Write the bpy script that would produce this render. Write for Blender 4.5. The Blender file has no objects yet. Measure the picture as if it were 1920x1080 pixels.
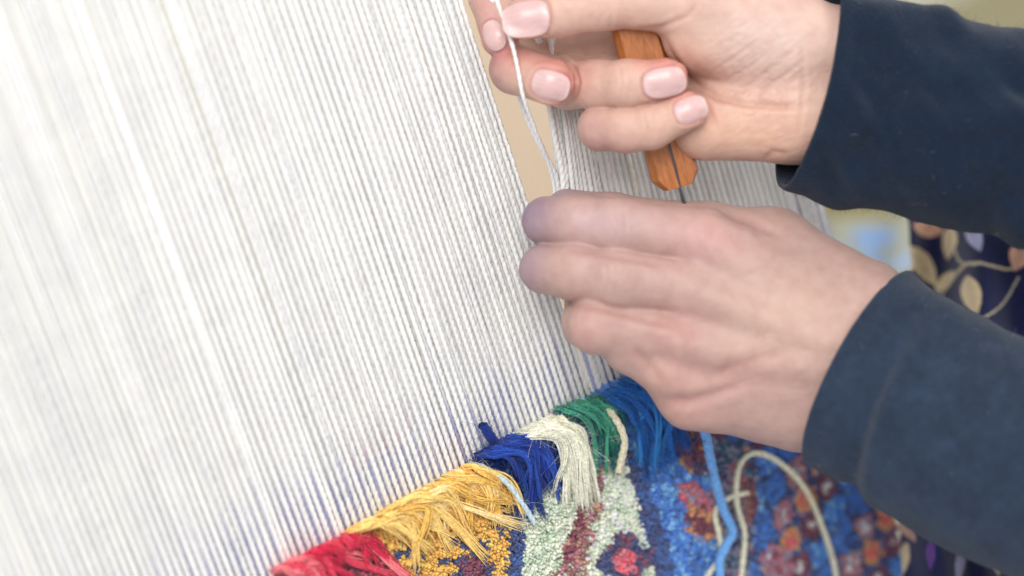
import bpy, math
import numpy as np
from mathutils import Matrix, Vector

rng = np.random.default_rng(7)
RAD = math.radians
S = bpy.context.scene

# ------------------------------------------------------------------ camera
YAW, PITCH, ROLL = RAD(30), RAD(18), RAD(18.3)
FOC = 4800.0                      # focal length in photograph pixels (1920 wide) = 90 mm
DIST = 1.125
FWD = np.array([math.sin(YAW)*math.cos(PITCH), math.cos(YAW)*math.cos(PITCH), -math.sin(PITCH)])
_rt = np.array([math.cos(YAW), -math.sin(YAW), 0.0])
_up = np.cross(_rt, FWD)
RGT = math.cos(ROLL)*_rt - math.sin(ROLL)*_up
UPV = math.sin(ROLL)*_rt + math.cos(ROLL)*_up
CAM = -FWD*DIST
cd = bpy.data.cameras.new('camera')
cam = bpy.data.objects.new('camera', cd)
S.collection.objects.link(cam)
M = np.eye(4); M[:3, 0] = RGT; M[:3, 1] = UPV; M[:3, 2] = -FWD; M[:3, 3] = CAM
cam.matrix_world = Matrix(M.tolist())
cd.sensor_width = 36.0; cd.lens = 90.0; cd.clip_start = 0.05; cd.clip_end = 60
cd.dof.use_dof = True; cd.dof.focus_distance = 1.122; cd.dof.aperture_fstop = 2.8
S.camera = cam

# ------------------------------------------------------------------ light: a bright workshop, one big soft window and an added fill lamp
w = bpy.data.worlds.new('World'); S.world = w; w.use_nodes = True
w.node_tree.nodes['Background'].inputs[0].default_value = (0.92, 0.945, 1.0, 1)
w.node_tree.nodes['Background'].inputs[1].default_value = 0.8
def cam_pt(x, y, depth):
    return CAM + RGT*x + UPV*y + FWD*depth
def area(name, loc, target, size, power, col):
    l = bpy.data.lights.new(name, 'AREA'); l.shape = 'SQUARE'; l.size = size; l.energy = power; l.color = col
    o = bpy.data.objects.new(name, l); S.collection.objects.link(o)
    o.location = loc
    d = Vector(target) - Vector(loc)
    o.rotation_euler = d.to_track_quat('-Z', 'Y').to_euler()
    return o
area('window_light', (-0.60, -1.05, 1.05), (0.0, 0, 0), 0.9, 23, (1.0, 0.985, 0.96))
area('fill_light', (1.05, -0.75, 0.45), (0.1, 0, 0.0), 0.8, 6, (1.0, 0.95, 0.88))  # added fill lamp without a visible source, brightens the warp between the hands
vs = S.view_settings
vs.view_transform = 'Standard'; vs.look = 'None'; vs.exposure = 0.0; vs.gamma = 1.0
S.render.engine = 'CYCLES'
S.cycles.max_bounces = 10; S.cycles.diffuse_bounces = 8

# ------------------------------------------------------------------ helpers
def ray(px, py):
    px = np.asarray(px, float)[..., None]; py = np.asarray(py, float)[..., None]
    return FWD + RGT*(px-960)/FOC + UPV*(540-py)/FOC
def on_loom(px, py, wmm=0.0):
    """photograph pixel -> point wmm millimetres in front of the loom plane (y = 0)"""
    d = ray(px, py); t = (-np.asarray(wmm)*1e-3 - CAM[1])/d[..., 1]
    return CAM + d*t[..., None]
def at_depth(px, py, depth):
    d = ray(px, py); return CAM + d*np.asarray(depth, float)[..., None]
def to_px(P):
    q = P - CAM; d = q@FWD
    return 960+FOC*(q@RGT)/d, 540-FOC*(q@UPV)/d, d
D0 = 1.10
def J(px, py, z):
    """hand frame (mm): x right, y up, z towards the viewer"""
    dep = D0*1000 - z
    return np.array([(px-960)*dep/FOC, (540-py)*dep/FOC, z], float)
def hand_to_world(v):
    v = np.asarray(v)*1e-3
    return CAM + v[..., 0:1]*RGT + v[..., 1:2]*UPV + (D0 - v[..., 2:3])*FWD
def lin(c):
    c = np.asarray(c, float)/255.0
    return np.where(c <= 0.04045, c/12.92, ((c+0.055)/1.055)**2.4)
def link(o, parent=None):
    S.collection.objects.link(o)
    if parent is not None: o.parent = parent
    return o
def mesh_obj(name, verts, faces, mat, parent=None, cols=None, smooth=True):
    verts = np.asarray(verts, np.float32).reshape(-1, 3)
    me = bpy.data.meshes.new(name)
    if isinstance(faces, np.ndarray):
        k = faces.shape[1]; n = len(faces)
        me.vertices.add(len(verts)); me.vertices.foreach_set('co', verts.ravel())
        me.loops.add(n*k); me.loops.foreach_set('vertex_index', faces.astype(np.int32).ravel())
        me.polygons.add(n); me.polygons.foreach_set('loop_start', np.arange(0, n*k, k, dtype=np.int32))
        me.update(calc_edges=True)
    else:
        me.from_pydata([tuple(map(float, v)) for v in verts], [], faces); me.update()
    me.validate()
    if smooth: me.polygons.foreach_set('use_smooth', np.ones(len(me.polygons), bool))
    if cols is not None:
        a = me.color_attributes.new('tint', 'FLOAT_COLOR', 'POINT')
        c = np.ones((len(verts), 4), np.float32); c[:, :3] = cols
        a.data.foreach_set('color', c.ravel())
    me.materials.append(mat)
    return link(bpy.data.objects.new(name, me), parent)
def empty(name, loc=(0, 0, 0), label=None, cat=None, group=None):
    o = bpy.data.objects.new(name, None); link(o); o.empty_display_size = 0.02
    # parts are modelled in world coordinates: the Empty marks the base, children keep their place
    o.location = loc
    if label: o['label'] = label; o['category'] = cat
    if group: o['group'] = group
    return o
def adopt(child, parent):
    child.parent = parent
    child.matrix_parent_inverse = Matrix.Translation(-Vector(parent.location))
    return child
def tag(o, label, cat, group=None):
    o['label'] = label; o['category'] = cat
    if group: o['group'] = group
    return o
def tubes(pts, rad, sides=6, cap=True):
    """pts (N,M,3), rad (N,M) -> verts, quads"""
    pts = np.asarray(pts, float); N, Mm = pts.shape[:2]
    rad = np.broadcast_to(np.asarray(rad, float), (N, Mm))
    T = np.gradient(pts, axis=1); T /= np.linalg.norm(T, axis=2, keepdims=True)+1e-12
    ref = rng.normal(size=(N, 1, 3)); 
    A = np.cross(T, np.broadcast_to(ref, T.shape)); A /= np.linalg.norm(A, axis=2, keepdims=True)+1e-12
    B = np.cross(T, A)
    th = np.arange(sides)/sides*2*math.pi
    V = pts[:, :, None] + rad[:, :, None, None]*(A[:, :, None]*np.cos(th)[None, None, :, None] + B[:, :, None]*np.sin(th)[None, None, :, None])
    idx = np.arange(N*Mm*sides).reshape(N, Mm, sides)
    a = idx[:, :-1]; b = idx[:, 1:]
    q = np.stack([a, np.roll(a, -1, 2), np.roll(b, -1, 2), b], -1).reshape(-1, 4)
    return V.reshape(-1, 3), q
def catmull(P, n):
    P = np.asarray(P, float); P = np.vstack([2*P[0]-P[1], P, 2*P[-1]-P[-2]])
    k = len(P)-3; t = np.linspace(0, k-1e-9, n); i = t.astype(int); f = (t-i)[:, None]
    a, b, c, d = P[i], P[i+1], P[i+2], P[i+3]
    return 0.5*(2*b+(c-a)*f+(2*a-5*b+4*c-d)*f**2+(3*b-a-3*c+d)*f**3)
def vnoise(P, seed=0):
    """smooth value noise in 3D, P (...,3) -> -1..1"""
    P = np.asarray(P, float); i = np.floor(P).astype(np.int64); f = P-i; f = f*f*(3-2*f)
    def h(x, y, z):
        n = (x*73856093) ^ (y*19349663) ^ (z*83492791) ^ (seed*2654435761)
        n = (n ^ (n >> 13))*1274126177; n = n ^ (n >> 16)
        return (n & 0xffff)/32767.5-1
    r = 0
    for dx in (0, 1):
        for dy in (0, 1):
            for dz in (0, 1):
                wgt = (f[..., 0] if dx else 1-f[..., 0])*(f[..., 1] if dy else 1-f[..., 1])*(f[..., 2] if dz else 1-f[..., 2])
                r = r + wgt*h(i[..., 0]+dx, i[..., 1]+dy, i[..., 2]+dz)
    return r

# ------------------------------------------------------------------ materials
def new_mat(name):
    m = bpy.data.materials.new(name); m.use_nodes = True
    nt = m.node_tree; return m, nt, nt.nodes['Principled BSDF']
def N(nt, typ, **kw):
    n = nt.nodes.new(typ)
    for k, v in kw.items(): setattr(n, k, v)
    return n
def tint_mat(name, rough=0.8, var=0.25, scale=900, bump=0.3, bscale=1500, sheen=0.3, bdist=0.0004, sub=0.0):
    """vertex tint x fine noise, fibre relief"""
    m, nt, b = new_mat(name)
    at = N(nt, 'ShaderNodeVertexColor', layer_name='tint')
    tc = N(nt, 'ShaderNodeTexCoord')
    no = N(nt, 'ShaderNodeTexNoise'); no.inputs['Scale'].default_value = scale; no.inputs['Detail'].default_value = 3
    nt.links.new(tc.outputs['Object'], no.inputs['Vector'])
    mr = N(nt, 'ShaderNodeMapRange'); mr.inputs[1].default_value = 0.3; mr.inputs[2].default_value = 0.7
    mr.inputs[3].default_value = 1-var; mr.inputs[4].default_value = 1+var
    nt.links.new(no.outputs[0], mr.inputs[0])
    mx = N(nt, 'ShaderNodeVectorMath', operation='SCALE')
    nt.links.new(at.outputs[0], mx.inputs[0]); nt.links.new(mr.outputs[0], mx.inputs['Scale'])
    nt.links.new(mx.outputs[0], b.inputs['Base Color'])
    b.inputs['Roughness'].default_value = rough
    b.inputs['Sheen Weight'].default_value = sheen; b.inputs['Sheen Roughness'].default_value = 0.5
    b.inputs['Specular IOR Level'].default_value = 0.2
    if sub: b.inputs['Subsurface Weight'].default_value = sub; b.inputs['Subsurface Scale'].default_value = 0.001
    if bump:
        n2 = N(nt, 'ShaderNodeTexNoise'); n2.inputs['Scale'].default_value = bscale; n2.inputs['Detail'].default_value = 4
        nt.links.new(tc.outputs['Object'], n2.inputs['Vector'])
        bp = N(nt, 'ShaderNodeBump'); bp.inputs['Strength'].default_value = bump; bp.inputs['Distance'].default_value = bdist
        nt.links.new(n2.outputs[0], bp.inputs['Height']); nt.links.new(bp.outputs[0], b.inputs['Normal'])
    return m
WOOL = tint_mat('wool_yarn', rough=0.95, sheen=0.15)
PILE = tint_mat('cut_pile', var=0.18, scale=500)
KNIT = tint_mat('navy_knit', rough=0.92, var=0.13, scale=260, bump=0.9, bscale=1300, sheen=0.14, bdist=0.0009)
PRINT = tint_mat('printed_cotton', rough=0.75, var=0.08, scale=300, bump=0.2)
BACKD = tint_mat('background_matter', rough=0.8, var=0.06, scale=30, bump=0.0)

def cotton(name, base, stain=None):
    m, nt, b = new_mat(name)
    tc = N(nt, 'ShaderNodeTexCoord'); geo = N(nt, 'ShaderNodeNewGeometry'); oi = N(nt, 'ShaderNodeObjectInfo')
    no = N(nt, 'ShaderNodeTexNoise'); no.inputs['Scale'].default_value = 45; no.inputs['Detail'].default_value = 5
    nt.links.new(geo.outputs['Position'], no.inputs['Vector'])
    rp = N(nt, 'ShaderNodeValToRGB')
    rp.color_ramp.elements[0].position = 0.32; rp.color_ramp.elements[0].color = (*(np.array(base)*[0.94, 0.94, 0.96]), 1)
    rp.color_ramp.elements[1].position = 0.6; rp.color_ramp.elements[1].color = (*base, 1)
    nt.links.new(no.outputs[0], rp.inputs[0])
    hs = N(nt, 'ShaderNodeHueSaturation')
    mr = N(nt, 'ShaderNodeMapRange'); mr.inputs[3].default_value = 0.92; mr.inputs[4].default_value = 1.04
    nt.links.new(oi.outputs['Random'], mr.inputs[0]); nt.links.new(mr.outputs[0], hs.inputs['Value'])
    nt.links.new(rp.outputs[0], hs.inputs['Color'])
    out = hs.outputs[0]
    if stain is not None:                      # dye rubbed into the yarn just above the knots, fading out upwards
        sx = N(nt, 'ShaderNodeSeparateXYZ'); nt.links.new(geo.outputs['Position'], sx.inputs[0])
        n3 = N(nt, 'ShaderNodeTexNoise'); n3.inputs['Scale'].default_value = 60; n3.inputs['Detail'].default_value = 3
        mp = N(nt, 'ShaderNodeMapping'); mp.inputs['Scale'].default_value = (3.5, 1, 0.5)
        nt.links.new(geo.outputs['Position'], mp.inputs[0]); nt.links.new(mp.outputs[0], n3.inputs['Vector'])
        ma = N(nt, 'ShaderNodeMath', operation='MULTIPLY_ADD'); ma.inputs[1].default_value = 0.055; ma.inputs[2].default_value = -0.0275
        nt.links.new(n3.outputs[0], ma.inputs[0])
        ad = N(nt, 'ShaderNodeMath', operation='ADD'); nt.links.new(sx.outputs[2], ad.inputs[0]); nt.links.new(ma.outputs[0], ad.inputs[1])
        m2 = N(nt, 'ShaderNodeMapRange'); m2.inputs[1].default_value = -0.018; m2.inputs[2].default_value = -0.052
        m2.inputs[3].default_value = 0.0; m2.inputs[4].default_value = 1.0; m2.interpolation_type = 'SMOOTHSTEP'
        nt.links.new(ad.outputs[0], m2.inputs[0])
        n4 = N(nt, 'ShaderNodeTexNoise'); n4.inputs['Scale'].default_value = 22; nt.links.new(geo.outputs['Position'], n4.inputs['Vector'])
        r2 = N(nt, 'ShaderNodeValToRGB'); r2.color_ramp.elements[0].position = 0.36; r2.color_ramp.elements[0].color = (*lin((176, 100, 128)), 1)
        r2.color_ramp.elements[1].position = 0.46; r2.color_ramp.elements[1].color = (*lin(stain), 1)
        nt.links.new(n4.outputs[0], r2.inputs[0])
        mx = N(nt, 'ShaderNodeMix', data_type='RGBA')
        m3 = N(nt, 'ShaderNodeMath', operation='MULTIPLY'); m3.inputs[1].default_value = 0.62; nt.links.new(m2.outputs[0], m3.inputs[0]); nt.links.new(m3.outputs[0], mx.inputs[0]); nt.links.new(out, mx.inputs[6]); nt.links.new(r2.outputs[0], mx.inputs[7])
        out = mx.outputs[2]
    nt.links.new(out, b.inputs['Base Color'])
    b.inputs['Roughness'].default_value = 0.85; b.inputs['Sheen Weight'].default_value = 0.2
    b.inputs['Specular IOR Level'].default_value = 0.2
    n2 = N(nt, 'ShaderNodeTexNoise'); n2.inputs['Scale'].default_value = 2200; n2.inputs['Detail'].default_value = 3
    nt.links.new(tc.outputs['Object'], n2.inputs['Vector'])
    bp = N(nt, 'ShaderNodeBump'); bp.inputs['Strength'].default_value = 0.4; bp.inputs['Distance'].default_value = 0.0003
    nt.links.new(n2.outputs[0], bp.inputs['Height']); nt.links.new(bp.outputs[0], b.inputs['Normal'])
    tr = N(nt, 'ShaderNodeBsdfTranslucent'); nt.links.new(out, tr.inputs[0])       # loosely spun cotton lets light through
    ms = N(nt, 'ShaderNodeMixShader'); ms.inputs[0].default_value = 0.06
    nt.links.new(b.outputs[0], ms.inputs[1]); nt.links.new(tr.outputs[0], ms.inputs[2])
    nt.links.new(ms.outputs[0], nt.nodes['Material Output'].inputs['Surface'])
    return m
COTTON = cotton('warp_cotton', (0.865, 0.85, 0.815))
COTTON_BACK = cotton('warp_cotton_dyed', (0.88, 0.87, 0.865), (104, 116, 190))

def wood(name, c1, c2, scale=60, stretch=(1, 1, 0.08), rough=0.4, bump=0.15, coat=0.2):
    m, nt, b = new_mat(name)
    tc = N(nt, 'ShaderNodeTexCoord'); mp = N(nt, 'ShaderNodeMapping'); mp.inputs['Scale'].default_value = stretch
    nt.links.new(tc.outputs['Object'], mp.inputs[0])
    no = N(nt, 'ShaderNodeTexNoise'); no.inputs['Scale'].default_value = scale; no.inputs['Detail'].default_value = 7; no.inputs['Distortion'].default_value = 0.6
    nt.links.new(mp.outputs[0], no.inputs['Vector'])
    rp = N(nt, 'ShaderNodeValToRGB'); rp.color_ramp.elements[0].position = 0.3; rp.color_ramp.elements[0].color = (*c1, 1)
    rp.color_ramp.elements[1].position = 0.68; rp.color_ramp.elements[1].color = (*c2, 1)
    nt.links.new(no.outputs[0], rp.inputs[0]); nt.links.new(rp.outputs[0], b.inputs['Base Color'])
    b.inputs['Roughness'].default_value = rough; b.inputs['Coat Weight'].default_value = coat; b.inputs['Coat Roughness'].default_value = 0.3
    bp = N(nt, 'ShaderNodeBump'); bp.inputs['Strength'].default_value = bump; bp.inputs['Distance'].default_value = 0.0004
    nt.links.new(no.outputs[0], bp.inputs['Height']); nt.links.new(bp.outputs[0], b.inputs['Normal'])
    return m
HANDLE_WOOD = wood('varnished_wood', lin((150, 86, 36)), lin((186, 114, 54)), scale=700, bump=0.08)
BOARD_WOOD = wood('pale_wood', lin((234, 204, 168)), lin((244, 220, 190)), scale=30, rough=0.6, coat=0)
def plain(name, col, rough=0.5, metal=0.0):
    m, nt, b = new_mat(name); b.inputs['Base Color'].default_value = (*col, 1); b.inputs['Roughness'].default_value = rough
    b.inputs['Metallic'].default_value = metal
    no = N(nt, 'ShaderNodeTexNoise'); no.inputs['Scale'].default_value = 300
    bp = N(nt, 'ShaderNodeBump'); bp.inputs['Strength'].default_value = 0.1; bp.inputs['Distance'].default_value = 0.0005
    nt.links.new(no.outputs[0], bp.inputs['Height']); nt.links.new(bp.outputs[0], b.inputs['Normal'])
    return m
STEEL = plain('dark_steel', (0.10, 0.10, 0.11), 0.35, 0.9)

def skin_mat():
    m, nt, b = new_mat('skin')
    at = N(nt, 'ShaderNodeVertexColor', layer_name='tint'); tc = N(nt, 'ShaderNodeTexCoord')
    no = N(nt, 'ShaderNodeTexNoise'); no.inputs['Scale'].default_value = 170; no.inputs['Detail'].default_value = 6
    nt.links.new(tc.outputs['Object'], no.inputs['Vector'])
    rp = N(nt, 'ShaderNodeValToRGB'); rp.color_ramp.elements[0].position = 0.3; rp.color_ramp.elements[0].color = (0.95, 0.88, 0.87, 1)
    rp.color_ramp.elements[1].position = 0.62; rp.color_ramp.elements[1].color = (1.04, 1.02, 1.0, 1)
    nt.links.new(no.outputs[0], rp.inputs[0])
    mx = N(nt, 'ShaderNodeMix', data_type='RGBA', blend_type='MULTIPLY'); mx.inputs[0].default_value = 1
    nt.links.new(at.outputs[0], mx.inputs[6]); nt.links.new(rp.outputs[0], mx.inputs[7])
    nt.links.new(mx.outputs[2], b.inputs['Base Color'])
    b.inputs['Subsurface Weight'].default_value = 0.22; b.inputs['Subsurface Radius'].default_value = (1.0, 0.38, 0.2)
    b.inputs['Subsurface Scale'].default_value = 0.0035
    b.inputs['Roughness'].default_value = 0.5; b.inputs['Specular IOR Level'].default_value = 0.38
    vo = N(nt, 'ShaderNodeTexVoronoi', feature='DISTANCE_TO_EDGE'); vo.inputs['Scale'].default_value = 1250
    nt.links.new(tc.outputs['Object'], vo.inputs['Vector'])
    n2 = N(nt, 'ShaderNodeTexNoise'); n2.inputs['Scale'].default_value = 600; n2.inputs['Detail'].default_value = 5
    nt.links.new(tc.outputs['Object'], n2.inputs['Vector'])
    ad = N(nt, 'ShaderNodeMath', operation='MULTIPLY_ADD'); ad.inputs[1].default_value = 0.8
    nt.links.new(vo.outputs[0], ad.inputs[0]); nt.links.new(n2.outputs[0], ad.inputs[2])
    bp = N(nt, 'ShaderNodeBump'); bp.inputs['Strength'].default_value = 0.42; bp.inputs['Distance'].default_value = 0.0004
    nt.links.new(ad.outputs[0], bp.inputs['Height']); nt.links.new(bp.outputs[0], b.inputs['Normal'])
    return m
SKIN = skin_mat()
def nail_mat():
    m, nt, b = new_mat('fingernail')
    at = N(nt, 'ShaderNodeVertexColor', layer_name='tint')
    nt.links.new(at.outputs[0], b.inputs['Base Color'])
    b.inputs['Roughness'].default_value = 0.36; b.inputs['Subsurface Weight'].default_value = 0.15
    b.inputs['Subsurface Scale'].default_value = 0.002; b.inputs['Coat Weight'].default_value = 0.25; b.inputs['Coat Roughness'].default_value = 0.22
    return m
NAIL = nail_mat()

# ================================================================== background, far right and behind the loom
def box_obj(name, lo, hi, mat, parent=None, bev=0.004, cols=None):
    x0, y0, z0 = lo; x1, y1, z1 = hi
    v = [(x0,y0,z0),(x1,y0,z0),(x1,y1,z0),(x0,y1,z0),(x0,y0,z1),(x1,y0,z1),(x1,y1,z1),(x0,y1,z1)]
    f = [(0,3,2,1),(4,5,6,7),(0,1,5,4),(1,2,6,5),(2,3,7,6),(3,0,4,7)]
    o = mesh_obj(name, v, f, mat, parent, smooth=False, cols=None if cols is None else np.tile(cols, (8, 1)))
    if bev:
        b = o.modifiers.new('bevel', 'BEVEL'); b.width = bev; b.segments = 3
    return o
wall_mat = plain('plaster', lin((232, 228, 205)), 0.9)
wl = box_obj('wall', (-1.5, 1.9, -1.2), (3.6, 2.0, 1.6), wall_mat, bev=0); wl['kind'] = 'structure'
bd = box_obj('wooden_board', (0.13, 0.30, -0.24), (0.325, 0.318, 0.34), BOARD_WOOD)
tag(bd, 'pale tan wooden board behind the white warp threads', 'board')

# olive bench and the folded cloth on it, seen blurred past the right edge of the warp
bench = empty('bench', (0.95, 0.9, -0.86), 'olive yellow bench blurred behind the right edge of the warp', 'bench')
OL = lin((152, 140, 90))
adopt(box_obj('bench_top', (0.45, 0.75, -0.392), (1.7, 1.02, -0.330), BACKD, bev=0.008, cols=OL), bench)
adopt(box_obj('front_panel', (0.47, 0.775, -0.86), (1.68, 0.80, -0.393), BACKD, cols=lin((196, 192, 168))), bench)

bx_ = box_obj('storage_box', (1.90, 1.55, -0.62), (2.12, 1.72, -0.44), BACKD, bev=0.01, cols=lin((150, 158, 140)))
tag(bx_, 'grey green box blurred at the top right above the dark sleeve', 'box')
# ================================================================== loom: warp threads
PITCH_M = 0.00342
FELL = -0.062
EDGE = 0.178
Z_TOP, Z_BOT = 0.34, -0.075
loom = empty('loom_warp', (0, 0, FELL), 'tall sheet of white cotton warp threads stretched above the carpet', 'loom')
def ply_thread(path, r, turns_per_m, seed, plies=2, sides=5):
    """path (M,3) centre line -> twisted plies"""
    r_ = np.random.default_rng(seed)
    T = np.gradient(path, axis=0); T /= np.linalg.norm(T, axis=1, keepdims=True)
    A = np.cross(T, np.array([0, 1.0, 0])); A /= np.linalg.norm(A, axis=1, keepdims=True); B = np.cross(T, A)
    L = np.concatenate([[0], np.cumsum(np.linalg.norm(np.diff(path, axis=0), axis=1))])
    wob = 1+0.09*vnoise(np.stack([L*180, np.full_like(L, seed*3.7), 0*L], 1), seed)
    ph = L*turns_per_m*2*math.pi + r_.uniform(0, 6.28) + 1.2*vnoise(np.stack([L*40, 0*L, 0*L+seed], 1))
    P = []
    for k in range(plies):
        a = ph + k*2*math.pi/plies
        P.append(path + (r*0.20*wob)[:, None]*(A*np.cos(a)[:, None] + B*np.sin(a)[:, None]))
    return tubes(np.array(P), np.tile(r*0.86*wob, (plies, 1)), sides)
# shared straight threads
straight = []
zs = np.linspace(Z_BOT, Z_TOP, 330)
for k in range(6):
    wx = 0.00016*vnoise(np.stack([zs*28, 0*zs+k*9.1, 0*zs], 1), k)
    path = np.stack([wx, 0.3*wx, zs-FELL], 1)
    v, q = ply_thread(path, 0.00119, 150, 10+k)
    straight.append((v, q))
meshes = {}
def shared(kind, k, mat):
    if (kind, k) not in meshes:
        o = mesh_obj('warp_thread', *straight[k], mat); meshes[(kind, k)] = o.data
        bpy.data.objects.remove(o)
    return meshes[(kind, k)]
GAP_U = 0.0268             # threads right of this are pushed aside by the fingers
GAP_Z = 0.075              # height of the widest opening
def push(u, z):
    """how far a thread right of the gap is pushed to the right"""
    d = max(0.0, u-GAP_U)
    amp = 0.0255*math.exp(-d/0.030)
    zz = np.clip((z-(FELL+0.035))/(GAP_Z+0.045-FELL-0.035), 0, 1.35)
    s = np.where(zz < 1, np.sin(np.clip(zz, 0, 1)*math.pi/2)**1.3, 1.0)*np.clip((0.33-z)/0.19, 0, 1)**1.2
    return amp*s
i0, i1 = int(-0.272/PITCH_M), int(EDGE/PITCH_M)
LIFT = []
for layer in (0, 1):
    for i in range(i0, i1+1):
        u = i*PITCH_M + (-0.00032 if layer else 0) + rng.normal()*(0.00022 if not layer else 0.00025)
        if i in (-43, ): u += 0.0012
        y = (0.0 if layer == 0 else 0.0024) + rng.normal()*0.0002
        mat = COTTON if layer == 0 else COTTON_BACK
        if u > EDGE: continue
        if GAP_U-0.0045 < u < GAP_U+0.13:
            if layer == 0 and u <= GAP_U+0.0066: LIFT.append(u); continue     # these are held by the hand (built below)
            if layer == 1 and u <= GAP_U+0.0004: LIFT.append(u); continue
            zz = np.linspace(Z_BOT, Z_TOP, 330)
            du = push(u, zz) if u > GAP_U else 0*zz
            path = np.stack([u+du, y-0.35*du*(0 if layer else 1)+0*zz, zz], 1)
            v, q = ply_thread(path, 0.00119, 150, 300+i+layer*99)
            o = adopt(mesh_obj('warp_thread', v, q, mat), loom)
        else:
            o = bpy.data.objects.new('warp_thread', shared(layer, int(rng.integers(6)), mat))
            link(o, loom); o.location = (u, y, 0); 
            # tiny lean so the threads are not ruled lines
            o.rotation_euler = (rng.normal()*0.0012, rng.normal()*0.0016, 0)
# the thread pinched between thumb and forefinger, and the one behind it
def free_thread(pxs, u, y, r, mat, seed, label=None, n=330, tw=140):
    P = np.array([(u, y, Z_TOP), (u+0.001, y, 0.28), (u+0.004, y-0.004, 0.19)]+[on_loom(a, b, c) for a, b, c in pxs]+[(u+0.0035, y, 0.004), (u+0.0003, y, -0.024), (u, y, -0.05), (u, y, Z_BOT)]); path = catmull(P, n)
    v, q = ply_thread(path, r, tw, seed)
    o = adopt(mesh_obj('warp_thread', v, q, mat), loom)
    if label: o['label'] = label
    return o
LIFT = sorted(LIFT)
held = [([(902,-120,12),(928,-12,17),(947,44,18),(961,86,22),(971,130,24),(982,185,23),(1002,240,15),(1038,345,3)], 0.0009, COTTON),
        ([(930,20,4),(960,130,2),(988,220,0),(1022,290,-1),(1046,350,-2)], 0.00135, COTTON_BACK),
        ([(1000,60,2),(1028,190,6),(1040,255,5),(1056,345,2)], 0.0014, COTTON),
        ([(1006,60,2),(1036,190,5),(1048,255,4),(1062,345,2)], 0.0014, COTTON),
        ([(1012,60,-2),(1044,190,1),(1056,255,1),(1072,345,0)], 0.0013, COTTON), ([(1020,60,-3),(1052,190,-1),(1066,255,-1),(1082,345,-1)], 0.0013, COTTON)]
for k, u in enumerate(LIFT):
    pts_, r_k, m_k = held[min(k, len(held)-1)]
    free_thread(pts_, u, 0.0, r_k, m_k, 801+k, 'white warp thread pinched between thumb and forefinger' if k == 0 else None)

# loose lint on the threads
def lint(n, seed):
    r_ = np.random.default_rng(seed)
    u = r_.uniform(-0.22, 0.17, n); z = r_.uniform(FELL, 0.16, n)
    px, py, _ = to_px(np.stack([u, 0*u, z], 1))
    P = np.zeros((n, 7, 3)); c = np.stack([u, -0.0014+0*u, z], 1)
    d = r_.normal(size=(n, 3))*np.array([0.5, 0.25, 0.9]); d[:, 1] = -abs(d[:, 1])
    L = r_.uniform(0.001, 0.0055, n)
    k = r_.normal(size=(n, 3))*0.9
    for j, t in enumerate(np.linspace(0, 1, 7)):
        P[:, j] = c + L[:, None]*(d*t + k*t*t*0.5)
    return tubes(P, np.full((n, 7), 0.000045), 3)
v, q = lint(2600, 5)
o = adopt(mesh_obj('lint', v, q, COTTON), loom); o['kind'] = 'stuff'

# ================================================================== carpet
carpet = empty('carpet', (0, 0, FELL), 'half woven pile carpet with blue, yellow, sage and maroon flowers below the warp', 'carpet')
def edge_x(z):
    t = np.clip((FELL-z)/0.17, 0, 2); return EDGE - 0.0185*t**1.6
zs = np.linspace(FELL, -0.34, 40)
V = []; Fq = []
for z in zs:
    e = float(edge_x(z))
    for x, y in ((-0.27, 0.0), (e, 0.0), (e, 0.005), (-0.27, 0.005)): V.append((x, y, z))
for k in range(len(zs)-1):
    for j in range(4):
        a, b = 4*k+j, 4*k+(j+1) % 4
        Fq.append((a, b, b+4, a+4))
Fq.append((0, 3, 2, 1))
adopt(mesh_obj('foundation', V, Fq, WOOL, smooth=False, cols=np.tile(lin((52, 58, 96)), (len(V), 1))), carpet)

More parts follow.
